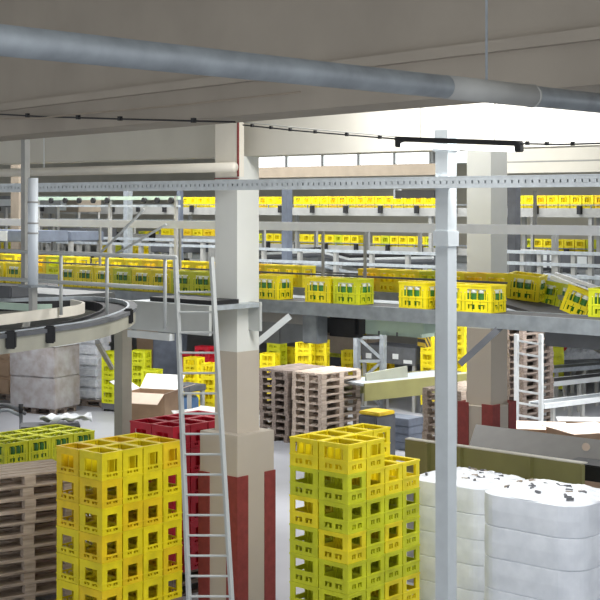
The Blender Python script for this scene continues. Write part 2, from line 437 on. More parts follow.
# tilted crates on the ramp at right
m2 = conveyor('second crate conveyor close behind the front one', -120, 520, 420, 18.2, ZM, legs=(), rail=.1, guide=.2)
rows2 = [507, 484, 462, 437, 417, 397, 378, 300, 281, 262, 244, 226, 208, 190.5, 173, 156, 139, 122, 105, 74, 58, 43, 12, -2]
rows2 = sorted(rows2)
for i, px in enumerate(rows2):
    cpos = L(px, 420, 18.2, ZM+.001) - A*.2 + B*.2
    m = random.choice(['yellow','amber','yellow','lime'])
    crate(cpos, m, '%s crate on the second conveyor behind the front one, %s from the left' % ({'amber':'amber','lime':'lime','yellow':'yellow'}[m], ORD[i]), 'crates riding the second conveyor')
ramp = thing('roller_ramp', 'sloping grey roller ramp with white rails at right edge', 'ramp', G(540, 15.6), RA)
wpart('ramp_bed', MB().bar(W(500, 298, 16.6), W(640, 338, 14.6), .55, .04), 'belt', ramp)
for dy in (.45,): wpart('side_rail', MB().bar(W(505, 290, 16.6)+B*dy, W(640, 326, 14.6)+B*dy, .03, .05), 'galv', ramp)
wpart('upper_rail', MB().bar(W(552, 277, 17.0), W(625, 306, 15.8), .05), 'railw', ramp)
wpart('upper_rail', MB().bar(W(556, 274, 17.3), W(625, 297, 16.2), .04), 'railw', ramp)
for (px, d, py) in ((618, 14.9, 330),):
    q = W(px, py, d); wpart('leg', MB().box(-.03,.03,-.03,.03, 0, q.z, abm(Vector((q.x,q.y,0)))), 'grey', ramp)
for (px, py, d, rz, tl, m, l) in ((526, 299, 16.5, .25, (.05,.10), 'yellow', 'yellow crate tipping on the ramp behind front conveyor, leftmost of the tipped ones'),
        (547, 306, 16.6, .15, (-.12,.14), 'lime', 'lime yellow crate leaning on the ramp, middle of the tipped ones'),
        (580, 317, 15.4, -.05, (-.2,.30), 'yellow', 'yellow crate strongly tilted on the ramp near right edge'),
        (611, 317, 14.6, .1, (0,.02), 'lime', 'lime crate cut off by the right edge at conveyor height')):
    o = crate(W(px, py, d), m, l, 'crates tipping at the ramp', RA+rz, tl)
    fill(o, FRONT, 'green bottle in the tipped crates at the right ramp', 'bottles in the tipped crates')

# ------------------------------------------------------------------ far crate conveyors
def far_row(label, anc, d0, z, ranges, tag_, legs, rail=.16, cols=('yellow','yellow','amber'), step=.31, ends=(-40, 660), width=.42, turn=True, guide=None, keep=0):
    conveyor(label, ends[0], ends[1], anc, d0, z, width=width, rail=rail, legs=legs, guide=guide, rm='grey', legw=.09, zleg=DZ)
    cvo = [x for x in COL.objects if x.get('label') == label][0]
    p = L(ends[0], anc, d0); ln = (L(ends[1], anc, d0)-p).length
    for k in range(2, int(ln/1.15)):
        part('clamp_bracket', MB().box(k*1.15-.05, k*1.15+.05, -.12, -.032, z-.13, z+.06), 'black', cvo)
    i = 0; pos = []
    for (x0, x1) in ranges:
        p = L(x0, anc, d0, z+.001); q = L(x1, anc, d0, z+.001); n = int((q-p).length/step)
        for k in range(n): pos.append(p + A*(k+.5)*step + B*.21)
    for i, p in enumerate(pos):
        m = random.choice(cols)
        w = ('%d' % (i+1))
        if i < len(pos)-keep: STUFF.append((Matrix.Translation(p) @ Matrix.Rotation(RA+(math.pi/2 if turn else 0), 4, 'Z'), m)); continue
        o = tag(node('bottle_crate', CR[m], None, p, RA+(math.pi/2 if turn else 0)), '%s crate on %s, %s from left end' % ({'amber':'amber yellow','lime':'lime','yellow':'bright yellow'}[m], tag_, nth(i)), 'crate', 'crates on '+tag_)
    return pos
def nth(i):
    if i < 30: return ORD[i]
    tens = ['thirty','forty','fifty','sixty','seventy','eighty','ninety'][(i+1)//10-3]
    r = (i+1) % 10
    return tens.replace('ty','tieth') if r == 0 else tens+'-'+ORD[r-1]
far_row('distant high crate conveyor level with the handrail', 360, 36, zy(208, 36), [(181,216),(258,281),(293,436),(458,468),(512,606)], 'the highest distant conveyor', (40, 180, 287, 430, 515, 590), rail=.2, guide=.08, keep=54)
far_row('distant middle crate conveyor below the highest one', 360, 40, zy(246, 40), [(2,56),(138,216),(258,286),(294,364),(372,436),(522,606)], 'the middle distant conveyor', (100, 283, 323, 373, 410, 535, 556), rail=.18, cols=('yellow','lime','yellow'), guide=.07)
far_row('distant low crate conveyor behind the second conveyor', 270, 31, zy(264, 31), [(0,18),(100,150),(262,284),(414,436),(457,468)], 'the low distant conveyor', (62, 150, 270, 335, 420, 545), rail=.14, cols=('lime','yellow'))
far_row('distant narrow conveyor high at left beyond the handrail', 100, 30, zy(234, 30), [(160,216)], 'the high left conveyor', (20, 110, 150, 210), rail=.13, ends=(-40, 216), cols=('yellow','amber'))

# wheel track at left
wt = thing('wheel_track', 'pale green overhead track with dark wheels beyond the left post', 'track', L(40, 100, 24, zy(201,24)))
wpart('track_rail', abox(MB(), 36, 178, 100, 24, zy(200,24), zy(196.5,24), .06), 'mint', wt)
wpart('track_rail', abox(MB(), 36, 178, 100, 24, zy(207,24), zy(205,24), .06), 'galv', wt)
for px in (52, 66, 80, 94, 108, 145, 158, 172):
    c = L(px, 100, 23.97, zy(200.5,24)); wpart('wheel', MB().tube([c-B*.04, c], .05, 10), 'black', wt)
for px in (38, 110, 176): c = L(px, 100, 24.03, 0); wpart('track_post', MB().bar(c+UP*DZ, c+UP*zy(196.5,24), .05), 'grey', wt)
# railings standing on the mezzanine
for (px0, px1, pys, d, step, l) in ((-20, 216, (243, 249), 24.3, 31, 'thin grey deck railing left of the pillar'), (258, 436, (250, 262), 24.8, 36, 'thin grey deck railing between pillar and steel post'),
        (500, 640, (246, 256, 266), 24.5, 17, 'grey lattice deck railing at the right'), (20, 216, (222, 229), 31.5, 27, 'distant grey railing at upper left'), (258, 436, (224, 229), 33, 52, 'distant grey railing at mid height')):
    o = thing('deck_railing', l, 'railing', L(px0, 300, d, DZ))
    for py in pys:
        zz = zy(py, d); wpart('rail_bar', MB().bar(L(px0, 300, d, zz), L(px1, 300, d, zz), .035, .05), 'galv', o)
    x = px0+6
    while x < px1:
        p = L(x, 300, d+.05, DZ); wpart('rail_post', MB().bar(p, L(x, 300, d+.05, zy(pys[0], d)), .07), 'grey', o); x += step
o = thing('pipe_bundle', 'dark and white pipes running between the distant conveyors right of the pillar', 'pipes', L(300, 300, 27.5, DZ))
for (py, m, rr) in ((252, 'black', .03), (255, 'paint', .035), (258, 'dgrey', .05), (268, 'galv', .04)):
    zz = zy(py, 27.5); wpart('pipe', MB().tube([L(262, 300, 27.4, zz), L(320, 300, 27.4, zz+.08), L(350, 300, 27.4, zz-.05), L(433, 300, 27.4, zz+.03)], rr, 8), m, o, smooth=True)
for px in (270, 340, 425): p = L(px, 300, 27.55, DZ); wpart('stand', MB().bar(p, p+UP*(zy(252,27.5)-DZ), .06), 'grey', o)
# casings on the distant conveyors
def casing(px, py0, py1, w, d, m, label, cat='machine', dep=.8, panels=(), pm='paint', name='machine_cabinet', legs=True, rz=RA):
    zl = DZ if (zy(py1, d) >= DZ and d > da(px, 300, 22.2)) else 0
    if zl == 0 and zy(py1, d) > 2.9: legs = False
    z0 = zy(py1, d); z1 = zy(py0, d); c = G(px, d)
    o = thing(name, label, cat, c, rz)
    part('body', MB().box(-w/2, w/2, -dep/2, dep/2, z0, z1), m, o, bevel=.015)
    for (u0, u1, v0, v1) in panels:
        part('panel', MB().box(-w/2+w*u0, -w/2+w*u1, -dep/2-.015, -dep/2, z0+(z1-z0)*v0, z0+(z1-z0)*v1), pm, o)
    if legs and z0 > zl+.03:
        for sx in (-1, 1):
            for sy in (-1, 1):
                part('leg', MB().box(sx*(w/2-.06)-.035, sx*(w/2-.06)+.035, sy*(dep/2-.06)-.035, sy*(dep/2-.06)+.035, zl, z0), 'grey', o)
    return o
casing(18, 230, 241, 1.9, 25.5, 'bluegrey', 'blue grey machine cabinet with white hatch behind left post', panels=((.35,.62,.05,.95),))
casing(62, 231, 240, 1.5, 26.5, 'bluegrey', 'long blue grey casing right of the left post', panels=((.05,.18,.1,.9),(.8,.88,0,1)))
casing(88, 228, 243, .9, 29, 'dgrey', 'dark grey drive housing beyond the left handrail', panels=((.1,.3,.2,.8),))
casing(20, 196, 207, 2.2, 34.5, 'machine', 'distant grey box high at the left edge', panels=((.3,.6,.1,.7),))
casing(78, 196, 212, 1.0, 38, 'brown', 'distant brownish cabinet high beyond the left post', panels=((.2,.5,.1,.9),))
casing(180, 242, 252, .9, 28.2, 'dgrey', 'dark drive housing left of the concrete pillar')
casing(395, 252, 268, 1.5, 27, 'dgrey', 'dark housing between distant conveyors right of centre', panels=((.75,.95,.1,.9),), pm='black')
casing(295, 256, 266, 1.4, 29, 'machine', 'grey drive housing right of the concrete pillar', panels=((.1,.25,.2,.8),))
casing(347, 252, 266, 1.6, 28.5, 'machine', 'grey metal housing beneath the middle distant conveyor', panels=((.1,.2,.3,.9),(.5,.7,.1,.5)))
casing(520, 250, 270, 1.0, 25.4, 'machine', 'grey control cabinet right of far pillar', panels=((.1,.4,.2,.8),), pm='black')
casing(545, 254, 272, .8, 28.2, 'dgrey', 'dark control cabinet with pale door beyond the ramp', panels=((.2,.7,.2,.9),))
casing(574, 254, 268, 1.1, 24.8, 'dgrey', 'dark rack with four white square screens at right', panels=((.06,.22,.55,.95),(.28,.44,.55,.95),(.06,.22,.05,.45),(.28,.44,.05,.45),(.7,.95,.4,.9)))
casing(600, 254, 274, .6, 28, 'machine', 'grey cabinet cut by the right edge beyond the rack')
casing(575, 275, 284, 1.9, 24, 'galvd', 'pale grey trough behind the tilted crates')
casing(565, 207, 216, 2.4, 34, 'dgrey', 'dark distant housing below the highest conveyor at right', panels=((.5,.9,.3,.7),), pm='yellow')
casing(270, 306.5, 340, 1.2, 24, 'machine', 'dull grey machine cabinet right of the pillar below the conveyor', panels=((.05,.5,.4,.6),), legs=False)
casing(316, 322, 400, .35, 38, 'orange', 'distant orange machine panel behind the crates', legs=False, dep=.3)
casing(345, 335, 352, 2.2, 37, 'brown', 'brown machine bed behind the central pallet stack')
casing(405, 304, 334, 1.3, 24, 'mint', 'pale green casing above the central machinery', panels=((.3,.32,0,1),(.6,.62,0,1)), pm='dgrey', legs=False)
casing(398, 345, 362, 1.6, 33, 'dgrey', 'dark central machine with pale knobs', panels=((.1,.2,.2,.5),(.6,.7,.3,.6),(.8,.95,.1,.3)))
single('hazard_post', MB().box(-.09,.09,-.09,.09, zy(347,27), DZ-.16, abm(G(424, 27))), 'hazard', 'post with yellow and black hazard stripes left of the steel post', 'post')

# small crate stacks in the background
def small_stack(px, d, ztop_py, n, m, where, group, rot=0, rest=True, nb=1):
    z = zy(ztop_py, d)-.3; c = G(px, d)
    tiers = max(1, int((z+.3-.03)/.3)); base = z+.3-.3*tiers
    dl_ = tag(node('crate_dolly', None, None, c, RA+rot), 'low grey dolly beneath the %s' % where, 'dolly')
    part('platform', MB().box(-.19,.19,-.14,.14, min(.05, base*.5), base-.001), 'dgrey', dl_)
    for sx in (-1, 1): part('caster', MB().box(sx*.14-.02, sx*.14+.02, -.1, .1, 0, min(.05, base*.5)), 'black', dl_)
    for t in range(tiers):
        tt = tiers-1-t
        for b in range(nb):
            crate(c+UP*(base+.3*t)+B*(b*.31-(nb-1)*.155), m, '%s crate in %s, %s%s' % ({'yellow':'yellow','lime':'lime','amber':'amber','red':'red'}[m], where, 'top' if tt == 0 else ORD[tt]+' from top', '' if nb == 1 else (', %s of the tier' % ['front','back','rear'][b])), group, RA+rot+random.uniform(-.03,.03), hidden=(tt > 2 and group == G1))
G1 = 'crates stacked in the background behind the central pallets'
small_stack(305, 32, 340, 2, 'yellow', 'background stack left of twin, above pallets', G1, .45)
small_stack(320, 32.3, 340, 2, 'yellow', 'background twin stack, above central pallets', G1, .45)
small_stack(277, 33.2, 336, 1, 'lime', 'background stack nearest the pillar', G1, .1)
small_stack(288, 33.8, 347, 1, 'yellow', 'low background stack beside pillar', G1, .3)
small_stack(270, 32.0, 353, 1, 'yellow', 'lowest background stack beside pillar', G1, .3)
small_stack(350, 35.5, 350, 1, 'yellow', 'background stack behind left lattice leg', G1, .4)
small_stack(371, 35, 350, 1, 'yellow', 'background stack inside the lattice frame', G1, .4)
small_stack(386, 36, 350, 1, 'amber', 'background stack right of the lattice frame', G1, .4)
small_stack(338, 41, 326, 1, 'lime', 'farthest left tall background stack', G1, 0)
small_stack(358, 41, 324, 1, 'yellow', 'farthest tall background stack', G1, 0)
small_stack(431, 32, 326, 1, 'yellow', 'tall background stack beside the steel post', G1, 0)
small_stack(461, 30, 318, 1, 'yellow', 'tall background stack left of far pillar', G1, 0)
small_stack(556, 36, 330, 1, 'lime', 'background stack right of lattice posts', G1, .6)
G2 = 'crates stacked in the background at left'
small_stack(112, 32.5, 351, 5, 'lime', 'background stack left of grey support', G2, .2)
small_stack(141, 32.0, 350, 3, 'lime', 'tall background stack right of grey support', G2, .3)
small_stack(152, 31.0, 369, 2, 'lime', 'low background stack right of grey support', G2, .3)
small_stack(205, 33, 346, 4, 'red', 'tall red background stack left of pillar', G2, .2)
small_stack(188, 33.5, 352, 4, 'red', 'low red background stack left of pillar', G2, .2)
small_stack(194, 31.5, 357, 3, 'yellow', 'yellow background stack seen through the ladder', G2, .2)
small_stack(212, 30, 363, 3, 'yellow', 'yellow background stack touching the pillar edge', G2, .2)

# ------------------------------------------------------------------ lattice frames
def lattice(px0, px1, d, pyt, zb, m, label, r=.035, n=5):
    p = G(px0, d); q = G(px1, d); zt = zy(pyt, d)
    o = thing('lattice_frame', label, 'frame', (p+q)/2)
    for e in (p, q):
        wpart('post', MB().bar(e+UP*zb, e+UP*zt, r*2), m, o)
    h = (zt-zb)/n
    for k in range(n):
        a, b = (p, q) if k % 2 == 0 else (q, p)
        wpart('diagonal_brace', MB().bar(a+UP*(zb+h*k), b+UP*(zb+h*(k+1)), r*1.1), m, o)
        wpart('cross_bar', MB().bar(p+UP*(zb+h*(k+1)-.02), q+UP*(zb+h*(k+1)-.02), r*1.1), m, o)
    return o
lattice(357, 383, 29.6, 313, 0, 'galvd', 'grey steel lattice leg rising beyond the central pallets', .055, 5)
lf = thing('rung_frame', 'pale upright frame with slanted rungs in front of the tall pallet stack', 'frame', G(529, 28.2))
for px in (516.5, 541): wpart('post', MB().bar(G(px, 28.2), G(px, 28.2, zy(334, 28.2)), .075), 'paint', lf)
for k in range(8):
    zz = .25+k*.25; wpart('rung', MB().bar(G(516.5, 28.2, zz+.05), G(541, 28.2, zz-.03), .04), 'paint', lf)

# ------------------------------------------------------------------ steel posts, beams, rails
fp = thing('steel_post', 'tall square galvanised steel post right of centre, floor to ceiling', 'post', G(446, 13), 0)
mxp = abm(G(446, 13))
wpart('shaft', MB().box(-.07, .07, -.07, .07, 0, zy(150,13), mxp), 'postm', fp)
for s in (-1, 1): wpart('fork_plate', MB().box(-.075+.0, .075, s*.07-.008+(0), s*.07+.008, zy(152,13), zy(130,13), mxp), 'postm', fp)
wpart('cap_plate', MB().box(-.09, .09, -.09, .09, zy(151,13), zy(149,13), mxp), 'galv', fp)
wpart('bracket', MB().box(-.52, -.07, -.1, -.02, zy(198,13), zy(190,13), mxp), 'chute', fp); wpart('bracket_end', MB().box(-.535, -.52, -.11, -.0, zy(198.5,13), zy(189,13), mxp), 'paint', fp)
wpart('collar', MB().box(-.085, .085, -.085, .085, zy(246,13), zy(231,13), mxp), 'postm', fp)
wpart('base_plate', MB().box(-.16, .16, -.16, .16, 0, .02, mxp), 'galvd', fp)

# perforated overhead rail
pr = thing('perforated_rail', 'long perforated galvanised rail running across under the ceiling', 'rail', L(300, 446, 12.88, zy(183,12.9)))
def perf():
    p = L(-60, 446, 12.88); q = L(700, 446, 12.88); n = 150
    t = (q-p)/n; z0 = H+.15; z1 = H+.25; zc = (z0+z1)/2
    b = MB(); tl = t.length; u = t.normalized()
    b.bar(p+UP*(z0+.018), q+UP*(z0+.018), .008, .036); b.bar(p+UP*(z1-.018), q+UP*(z1-.018), .008, .036)
    b.bar(p+UP*z1+B*.02, q+UP*z1+B*.02, .05, .008); b.bar(p+UP*z0+B*.02, q+UP*z0+B*.02, .05, .008)
    b.bar(p+UP*zc+B*.045, q+UP*zc+B*.045, .006, .09)
    for k in range(n): 
        c = p+u*(tl*k); b.bar(c+UP*zc, c+u*tl*.78+UP*zc, .008, z1-z0-.064)
    return b
wpart('slotted_channel', perf(), 'rail', pr)
# handrail rails
def railing(name, label, pts_list, r, m, group=None, cat='railing'):
    o = thing(name, label, cat, pts_list[0][1][0])
    for (pn, pts, rr) in pts_list: wpart(pn, MB().tube(pts, rr, 8), m, o, smooth=True)
    return o
hr = thing('square_rail', 'light grey square rail crossing the hall behind the pillar', 'rail', L(300, 237, 18.9, H-.29))
wpart('rail_tube', MB().bar(L(-60, 237, 18.9, H-.29), L(700, 237, 18.9, H-.29), .06, .11), 'railw', hr)
for px in (323, 365, 180, 100, 535): 
    p = L(px, 237, 18.97, 0); wpart('hanger_strut', MB().bar(p+UP*(H-.29), p+UP*(H+.15 if px in (535,) else ZM+.15), .03), 'grey', hr)
def AL(px, py, px0=150, d0=13.): d = da(px, px0, d0); return W(px, py, d)
def ALz(px, z, px0=150, d0=13.): return L(px, px0, d0, z)
rl = [('top_rail', [ALz(-40, H-.485), ALz(176, H-.485)], .02), ('lower_rail', [ALz(-40, H-.775), ALz(163, H-.775)], .02)]
for px, zz in ((-20, -1.15), (61, -1.1), (107, -1.05), (165, -1.15)): rl.append(('baluster', [ALz(px, H-.485), ALz(px, H+zz)], .017))
rl.append(('diagonal_strut', [ALz(99, H-.485), ALz(144, H-.05)], .012)); rl.append(('diagonal_strut', [ALz(114, H-.485), ALz(166, H-.19)], .012))
railing('guard_railing', 'pale tubular guard railing above the curved conveyor at left', rl, .02, 'cgrey')
# ladder
ld = thing('ladder', 'pale steel ladder standing in front of the concrete pillar', 'ladder', G(200, 12.9))
dl = 12.9
lt, lb2 = W(175.5, 257, dl), W(193, 0, dl)
def lad(px0, py0, px1, py1):
    p = W(px0, py0, dl); q = W(px1, py1, dl); t = (q-p)/(q.z-p.z); return p, p+t*(0-p.z)
lp, lq = lad(175.5, 257, 185.5, 512); rp, rq = lad(214, 300, 226.5, 512)
rp2 = rp+(rp-rq)/rp.z*(lp.z-rp.z)*1.0
wpart('side_rail', MB().bar(lp, lq, .042, .03), 'cgrey', ld); wpart('side_rail', MB().bar(rp2, rq, .042, .03), 'cgrey', ld)
nr = 0; z = .25
while z < lp.z-.3:
    a = lq+(lp-lq)*(z/lp.z); b = rq+(rp2-rq)*(z/rp2.z)
    wpart('rung', MB().tube([a, b], .011, 6), 'cgrey', ld); z += .187
# posts at the left
lpst = thing('pipe_post', 'bluish white upright pipe post with clamps at far left', 'post', G(33, 13.6))
wpart('pipe', MB().tube([G(33, 13.6, 0)+UP*zy(285, 13.6), G(33, 13.6, zy(178, 13.6))], .05, 14), 'postw', lpst, smooth=True)
for py in (203, 224, 234): wpart('clamp', MB().tube([W(33, py, 13.6), W(33, py-1.6, 13.6)], .056, 14), 'grey', lpst, smooth=True)
wpart('foot_plate', MB().box(-.1,.1,-.1,.1, zy(287,13.6), zy(285,13.6), abm(G(33,13.6))), 'galvd', lpst)
wpart('lower_strut', MB().box(-.03,.03,-.03,.03, H-1.1, zy(286,13.6), abm(G(33,13.6))), 'grey', lpst)
zz_ = 0
for (px, d, w, pyt, pyb, m, l) in ((25.5, 15.5, .07, 135, 290, 'grey', 'grey square post right behind the bluish pipe post'),
        (180, 27, .09, 190, 0, 'bluegrey', 'blue grey distant post left of the pillar'),
        (128, 28, .13, 190, 0, 'galv', 'pale distant post midway between left post and pillar'),
        (287, 26, .14, 186, 0, 'bluegrey', 'wide blue grey distant post just right of the pillar'),
        (514, 24, .16, 186, 0, 'dgrey', 'dark grey post just right of the far pillar'),
        (555, 24, .09, 228, 0, 'grey', 'thin grey post above the leaning crate'),
        (20, 27, .25, 124, 0, 'brown', 'wide brownish wall stanchion at the top left')):
    zt = zy(pyt, d); zb = zy(pyb, d) if pyb else (DZ if d > 23 else 0)
    single('upright_post', MB().box(-w/2, w/2, -w/2, w/2, zb, min(zt, CZ), abm(G(px, d))), m, l, 'post')

# ------------------------------------------------------------------ pipes, lamp and cables under the ceiling
lp_ = thing('fluorescent_lamp', 'long fluorescent tube lamp with black cap under the ceiling beam', 'lamp', L(459, 459, 13.2, zy(141, 13.2)))
P0 = W(397, 139, da(397, 446, 12.6)); P1 = W(521, 143.5, da(521, 446, 12.6))
wpart('housing', MB().bar(P0, P1, .09, .045), 'black', lp_, bevel=.008)
wpart('tube', MB().tube([P0+(P1-P0)*.04-UP*.055, P1-(P1-P0)*.04-UP*.055], .021, 12), 'tube', lp_, smooth=True)
for e in (P0+(P1-P0)*.02, P1-(P1-P0)*.015): wpart('end_cap', MB().box(-.03,.03,-.035,.035,-.075,.0, abm(e)), 'black', lp_, bevel=.008)
for t in (.2, .8):
    e = P0+(P1-P0)*t; wpart('suspension_rod', MB().tube([e, Vector((e.x, e.y, CZ-.004))], .004, 6), 'grey', lp_)
def cable(pts, r, label, clips=0, m='black', name='cable'):
    o = thing(name, label, 'cable', pts[0]); q = []
    for i in range(len(pts)-1):
        for k in range(6): q.append(pts[i].lerp(pts[i+1], k/6.))
    q.append(pts[-1]); wpart('strand', MB().tube(q, r, 6), m, o, smooth=True)
    for k in range(clips):
        c = q[int((k+.5)/clips*(len(q)-1))]; wpart('clip', MB().box(-.015,.015,-.012,.012,-.012,.02, abm(c)), 'black', o)
    return o
cable([W(243, 125, 14.4), W(300, 131, 13.9), P0+UP*.0], .008, 'black clipped cable sagging from the pillar to the lamp', 6)
cable([W(243, 122, 14.35), W(300, 128, 13.85), P0+UP*.02], .005, 'thin grey wire above the clipped cable at the lamp', 0, 'grey')
cable([P1+UP*0, W(560, 144.5, 11.8), W(640, 142, 11.2)], .009, 'black clipped cable running right from the lamp', 4)
cable([W(-30, 112.5, 12.25), W(40, 116.5, 11.25), W(120, 119, 10.25), W(235, 122, 9.1)], .007, 'dark clipped cable crossing the near beam at top left', 5)
cable([W(-30, 119, 12.25), W(40, 118, 11.25), W(80, 114, 10.7), W(170, 106, 9.7), W(300, 92, 8.5)], .007, 'brown wire slanting up along the near beam', 0, 'brown')
dp = MB().tube([L(-60, 237, 15.9, H+.42), L(235, 237, 15.9, H+.42)], .055, 14)
single('round_duct', dp, 'cream', 'cream round duct running under the beam at left', 'pipe', smooth=True)
single('hanger_rod', MB().tube([L(44, 237, 15.9, H+.47), L(44, 237, 15.9, H+1.05)], .008, 6), 'paint', 'thin pale rod hanging above the cream duct', 'rod')
sv = thing('silver_pipe', 'thick silver grey pipe slanting under the ceiling at top right', 'pipe', W(560, 99, 6.5))
bd = B.copy(); q0 = W(560, 99, 6.5)
wpart('pipe_run', MB().tube([q0-bd*4.2, q0+bd*2.0], .048, 20), 'galvd', sv, smooth=True)
wpart('pipe_sleeve', MB().tube([q0-bd*.25, q0-bd*.235+bd*.0], .053, 20), 'grey', sv, smooth=True)
wpart('pipe_sleeve', MB().tube([q0-bd*.9, q0-bd*.25], .0505, 20), 'grey', sv, smooth=True)
wpart('pipe_hanger', MB().tube([q0-bd*.6, q0-bd*.6+UP*(CZ-q0.z)], .006, 6), 'galvd', sv)
# brown strip and conduit on the far side
cb = MB(); abox(cb, 500, 700, 500, 20.5, H+.60, H+.62, .05); single('conduit_strip', cb, 'grey', 'thin grey conduit along the far beam at upper right', 'conduit')

# ------------------------------------------------------------------ curved conveyor at the left
cv = thing('curved_conveyor', 'curved beige conveyor loop with dark belt at the left edge', 'conveyor', G(60, 13.5, 0))
ZC = H-1.10
def plan(pts, z): 
    out = []
    for (px, py) in pts: d = (H-z)*F/(py-HY); out.append(G(px, d, z))
    return out
def smooth(p, n=5):
    out = []
    for i in range(len(p)-1):
        a = p[max(i-1,0)]; b = p[i]; c = p[i+1]; d = p[min(i+2,len(p)-1)]
        for k in range(n):
            t = k/n; out.append(.5*((2*b)+(c-a)*t+(2*a-5*b+4*c-d)*t*t+(3*b-a-3*c+d)*t*t*t))
    out.append(p[-1]); return out
PO = smooth(plan([(-60,345),(0,338.5),(50,332),(95,325),(122,317),(134,310),(129,304.5),(108,301),(80,300),(40,301),(-40,303)], ZC))
wpart('outer_panel', MB().strip(PO, -.012, .012, ZC-.13, ZC-.0), 'panelb', cv)
wpart('belt', MB().strip(PO, .02, .30, ZC-.06, ZC-.005), 'belt', cv)
wpart('wear_strip', MB().strip(PO, -.03, .05, ZC+.0, ZC+.035), 'dgrey', cv)
wpart('bright_edge', MB().strip(PO, .05, .07, ZC+.0, ZC+.045), 'galv', cv)
wpart('inner_panel', MB().strip(PO, .30, .325, ZC-.08, ZC+.02), 'black', cv)
PI_ = smooth(plan([(-60,328),(0,322),(40,317),(75,312.5),(84,309),(72,306)], ZC))
wpart('inner_guide', MB().strip(PI_, -.01, .02, ZC-.03, ZC+.07), 'cream', cv)
PJ = smooth(plan([(-60,307),(0,309),(30,311),(52,311)], ZC))
wpart('mint_guide', MB().strip(PJ, -.01, .03, ZC-.0, ZC+.07), 'mint', cv)
wpart('guide_bracket', MB().box(-.05,.05,-.02,.02,ZC-.02,ZC+.14, abm(plan([(51,314)], ZC)[0])), 'paint', cv)
for px in (12, 53, 128):
    c = min(PO[:len(PO)*6//10], key=lambda p: abs(300+p.x/p.y*F-px)); k_ = Vector((c.x, c.y, 0)).normalized()
    q = c-k_*.055; wpart('clamp_bracket', MB().box(-.045,.045,-.03,.03,ZC-.09,ZC+.06, Matrix.Translation(Vector((q.x,q.y,0)))), 'black', cv, bevel=.012)
wpart('cross_beam', MB().bar(plan([(20,334)], ZC)[0]-UP*.12, plan([(30,300)], ZC)[0]-UP*.12, .06), 'grey', cv)
wpart('cross_beam', MB().bar(plan([(112,318)], ZC)[0]-UP*.12, plan([(100,301)], ZC)[0]-UP*.12, .06), 'grey', cv)
wpart('brace', MB().bar(W(97, 342, 13.2), W(112, 368, 15.5), .04), 'grey', cv)
for (px, py) in ((-58, 341), (-52, 305)):
    c = plan([(px, py)], ZC)[0]; wpart('leg', MB().box(-.05,.05,0,.1,0,ZC-.15, abm(Vector((c.x,c.y,0)))), 'grey', cv)
# machine bits inside the loop
casing(8, 285, 297, .5, 15.3, 'dgrey', 'dark drive unit on the far side of the curved conveyor', dep=.3)
casing(92, 297, 303, .45, 17.4, 'blue', 'blue and black motor beyond the conveyor bend', dep=.2, panels=((.5,1,0,1),), pm='black')
casing(50, 291, 299, 1.6, 17.6, 'machine', 'grey trough between the curved conveyor and the crate conveyor')
# lower platform conveyor behind the ladder
lc = conveyor('wide pale grey conveyor casing behind the ladder', 128, 211, 190, 15.9, zy(305, 15.9), width=.8, rail=.33, rm='cgrey', beltm='galv', legs=(), name='belt_conveyor')
wpart('white_edge_beam', MB().bar(L(130, 190, 15.85, zy(339,15.85)), L(172, 190, 15.85, zy(339,15.85)), .08, .08), 'paint', lc)
single('roller_bed', (lambda b: (abox(b, 150, 214, 190, 16.1, zy(305,15.9)+.001, zy(305,15.9)+.05, .4), b)[1])(MB()), 'black', 'black roller bed lying on the pale conveyor casing', 'roller bed')

# ------------------------------------------------------------------ left background goods
def load(px, d, w, dep, h, m, label, rz=RA, z0=.144, name='wrapped_load', layers=4, pal=True, cat='load', bev=.05, m2=None):
    o = thing(name, label, cat, G(px, d, z0), rz)
    b = MB(); lh = h/layers
    for k in range(layers): e = random.uniform(-.012,.012); b.box(-w/2+e, w/2+e, -dep/2, dep/2, lh*k, lh*(k+1)-.004)
    part('goods', b, m, o, bevel=bev)
    if m2: part('top_sheet', MB().box(-w/2-.01, w/2+.01, -dep/2-.01, dep/2+.01, h, h+.02), m2, o)
    if pal:
        pallet(G(px, d), rz, 'wood2', 'weathered pallet beneath the %s' % label.split(' with')[0].split(' standing')[0])
    return o
load(45, 32.4, 1.3, .95, 1.42, 'film', 'cartons in grey stretch film standing under the curved conveyor', rz=-.5, layers=2, m2='white', bev=.02)
load(2, 34.8, 1.2, .8, 1.25, 'card', 'brown carton load cut by the left edge', rz=-.5, layers=3, m2='card')
load(94, 33.6, .62, .6, 1.55, 'white', 'white film wrapped bundle stack left of grey support', rz=-.5, layers=6)
load(170, 34.5, .75, .5, 1.5, 'bluegrey', 'blue grey metal bin seen left of the ladder', rz=-.2, layers=1, name='metal_bin', cat='bin')
load(151, 36, .6, .5, 1.7, 'card', 'tall brown carton between lime crates and bin', rz=-.3, layers=2, name='carton_box', cat='box', bev=.01)
load(166, 31.5, .5, .45, .62, 'card', 'tan carton on the floor beneath the bin', rz=-.3, z0=0, layers=1, pal=False, name='carton_box', cat='box', bev=.01)
load(188, 29.5, .38, .4, .3, 'blue', 'small blue box on the floor seen through ladder', rz=.2, z0=.45, layers=1, pal=False, name='blue_box', cat='box', bev=.02)
casing(188, 384, 390, .6, 29.5, 'dgrey', 'low dark trolley under the small blue box', name='trolley', cat='trolley', dep=.5)
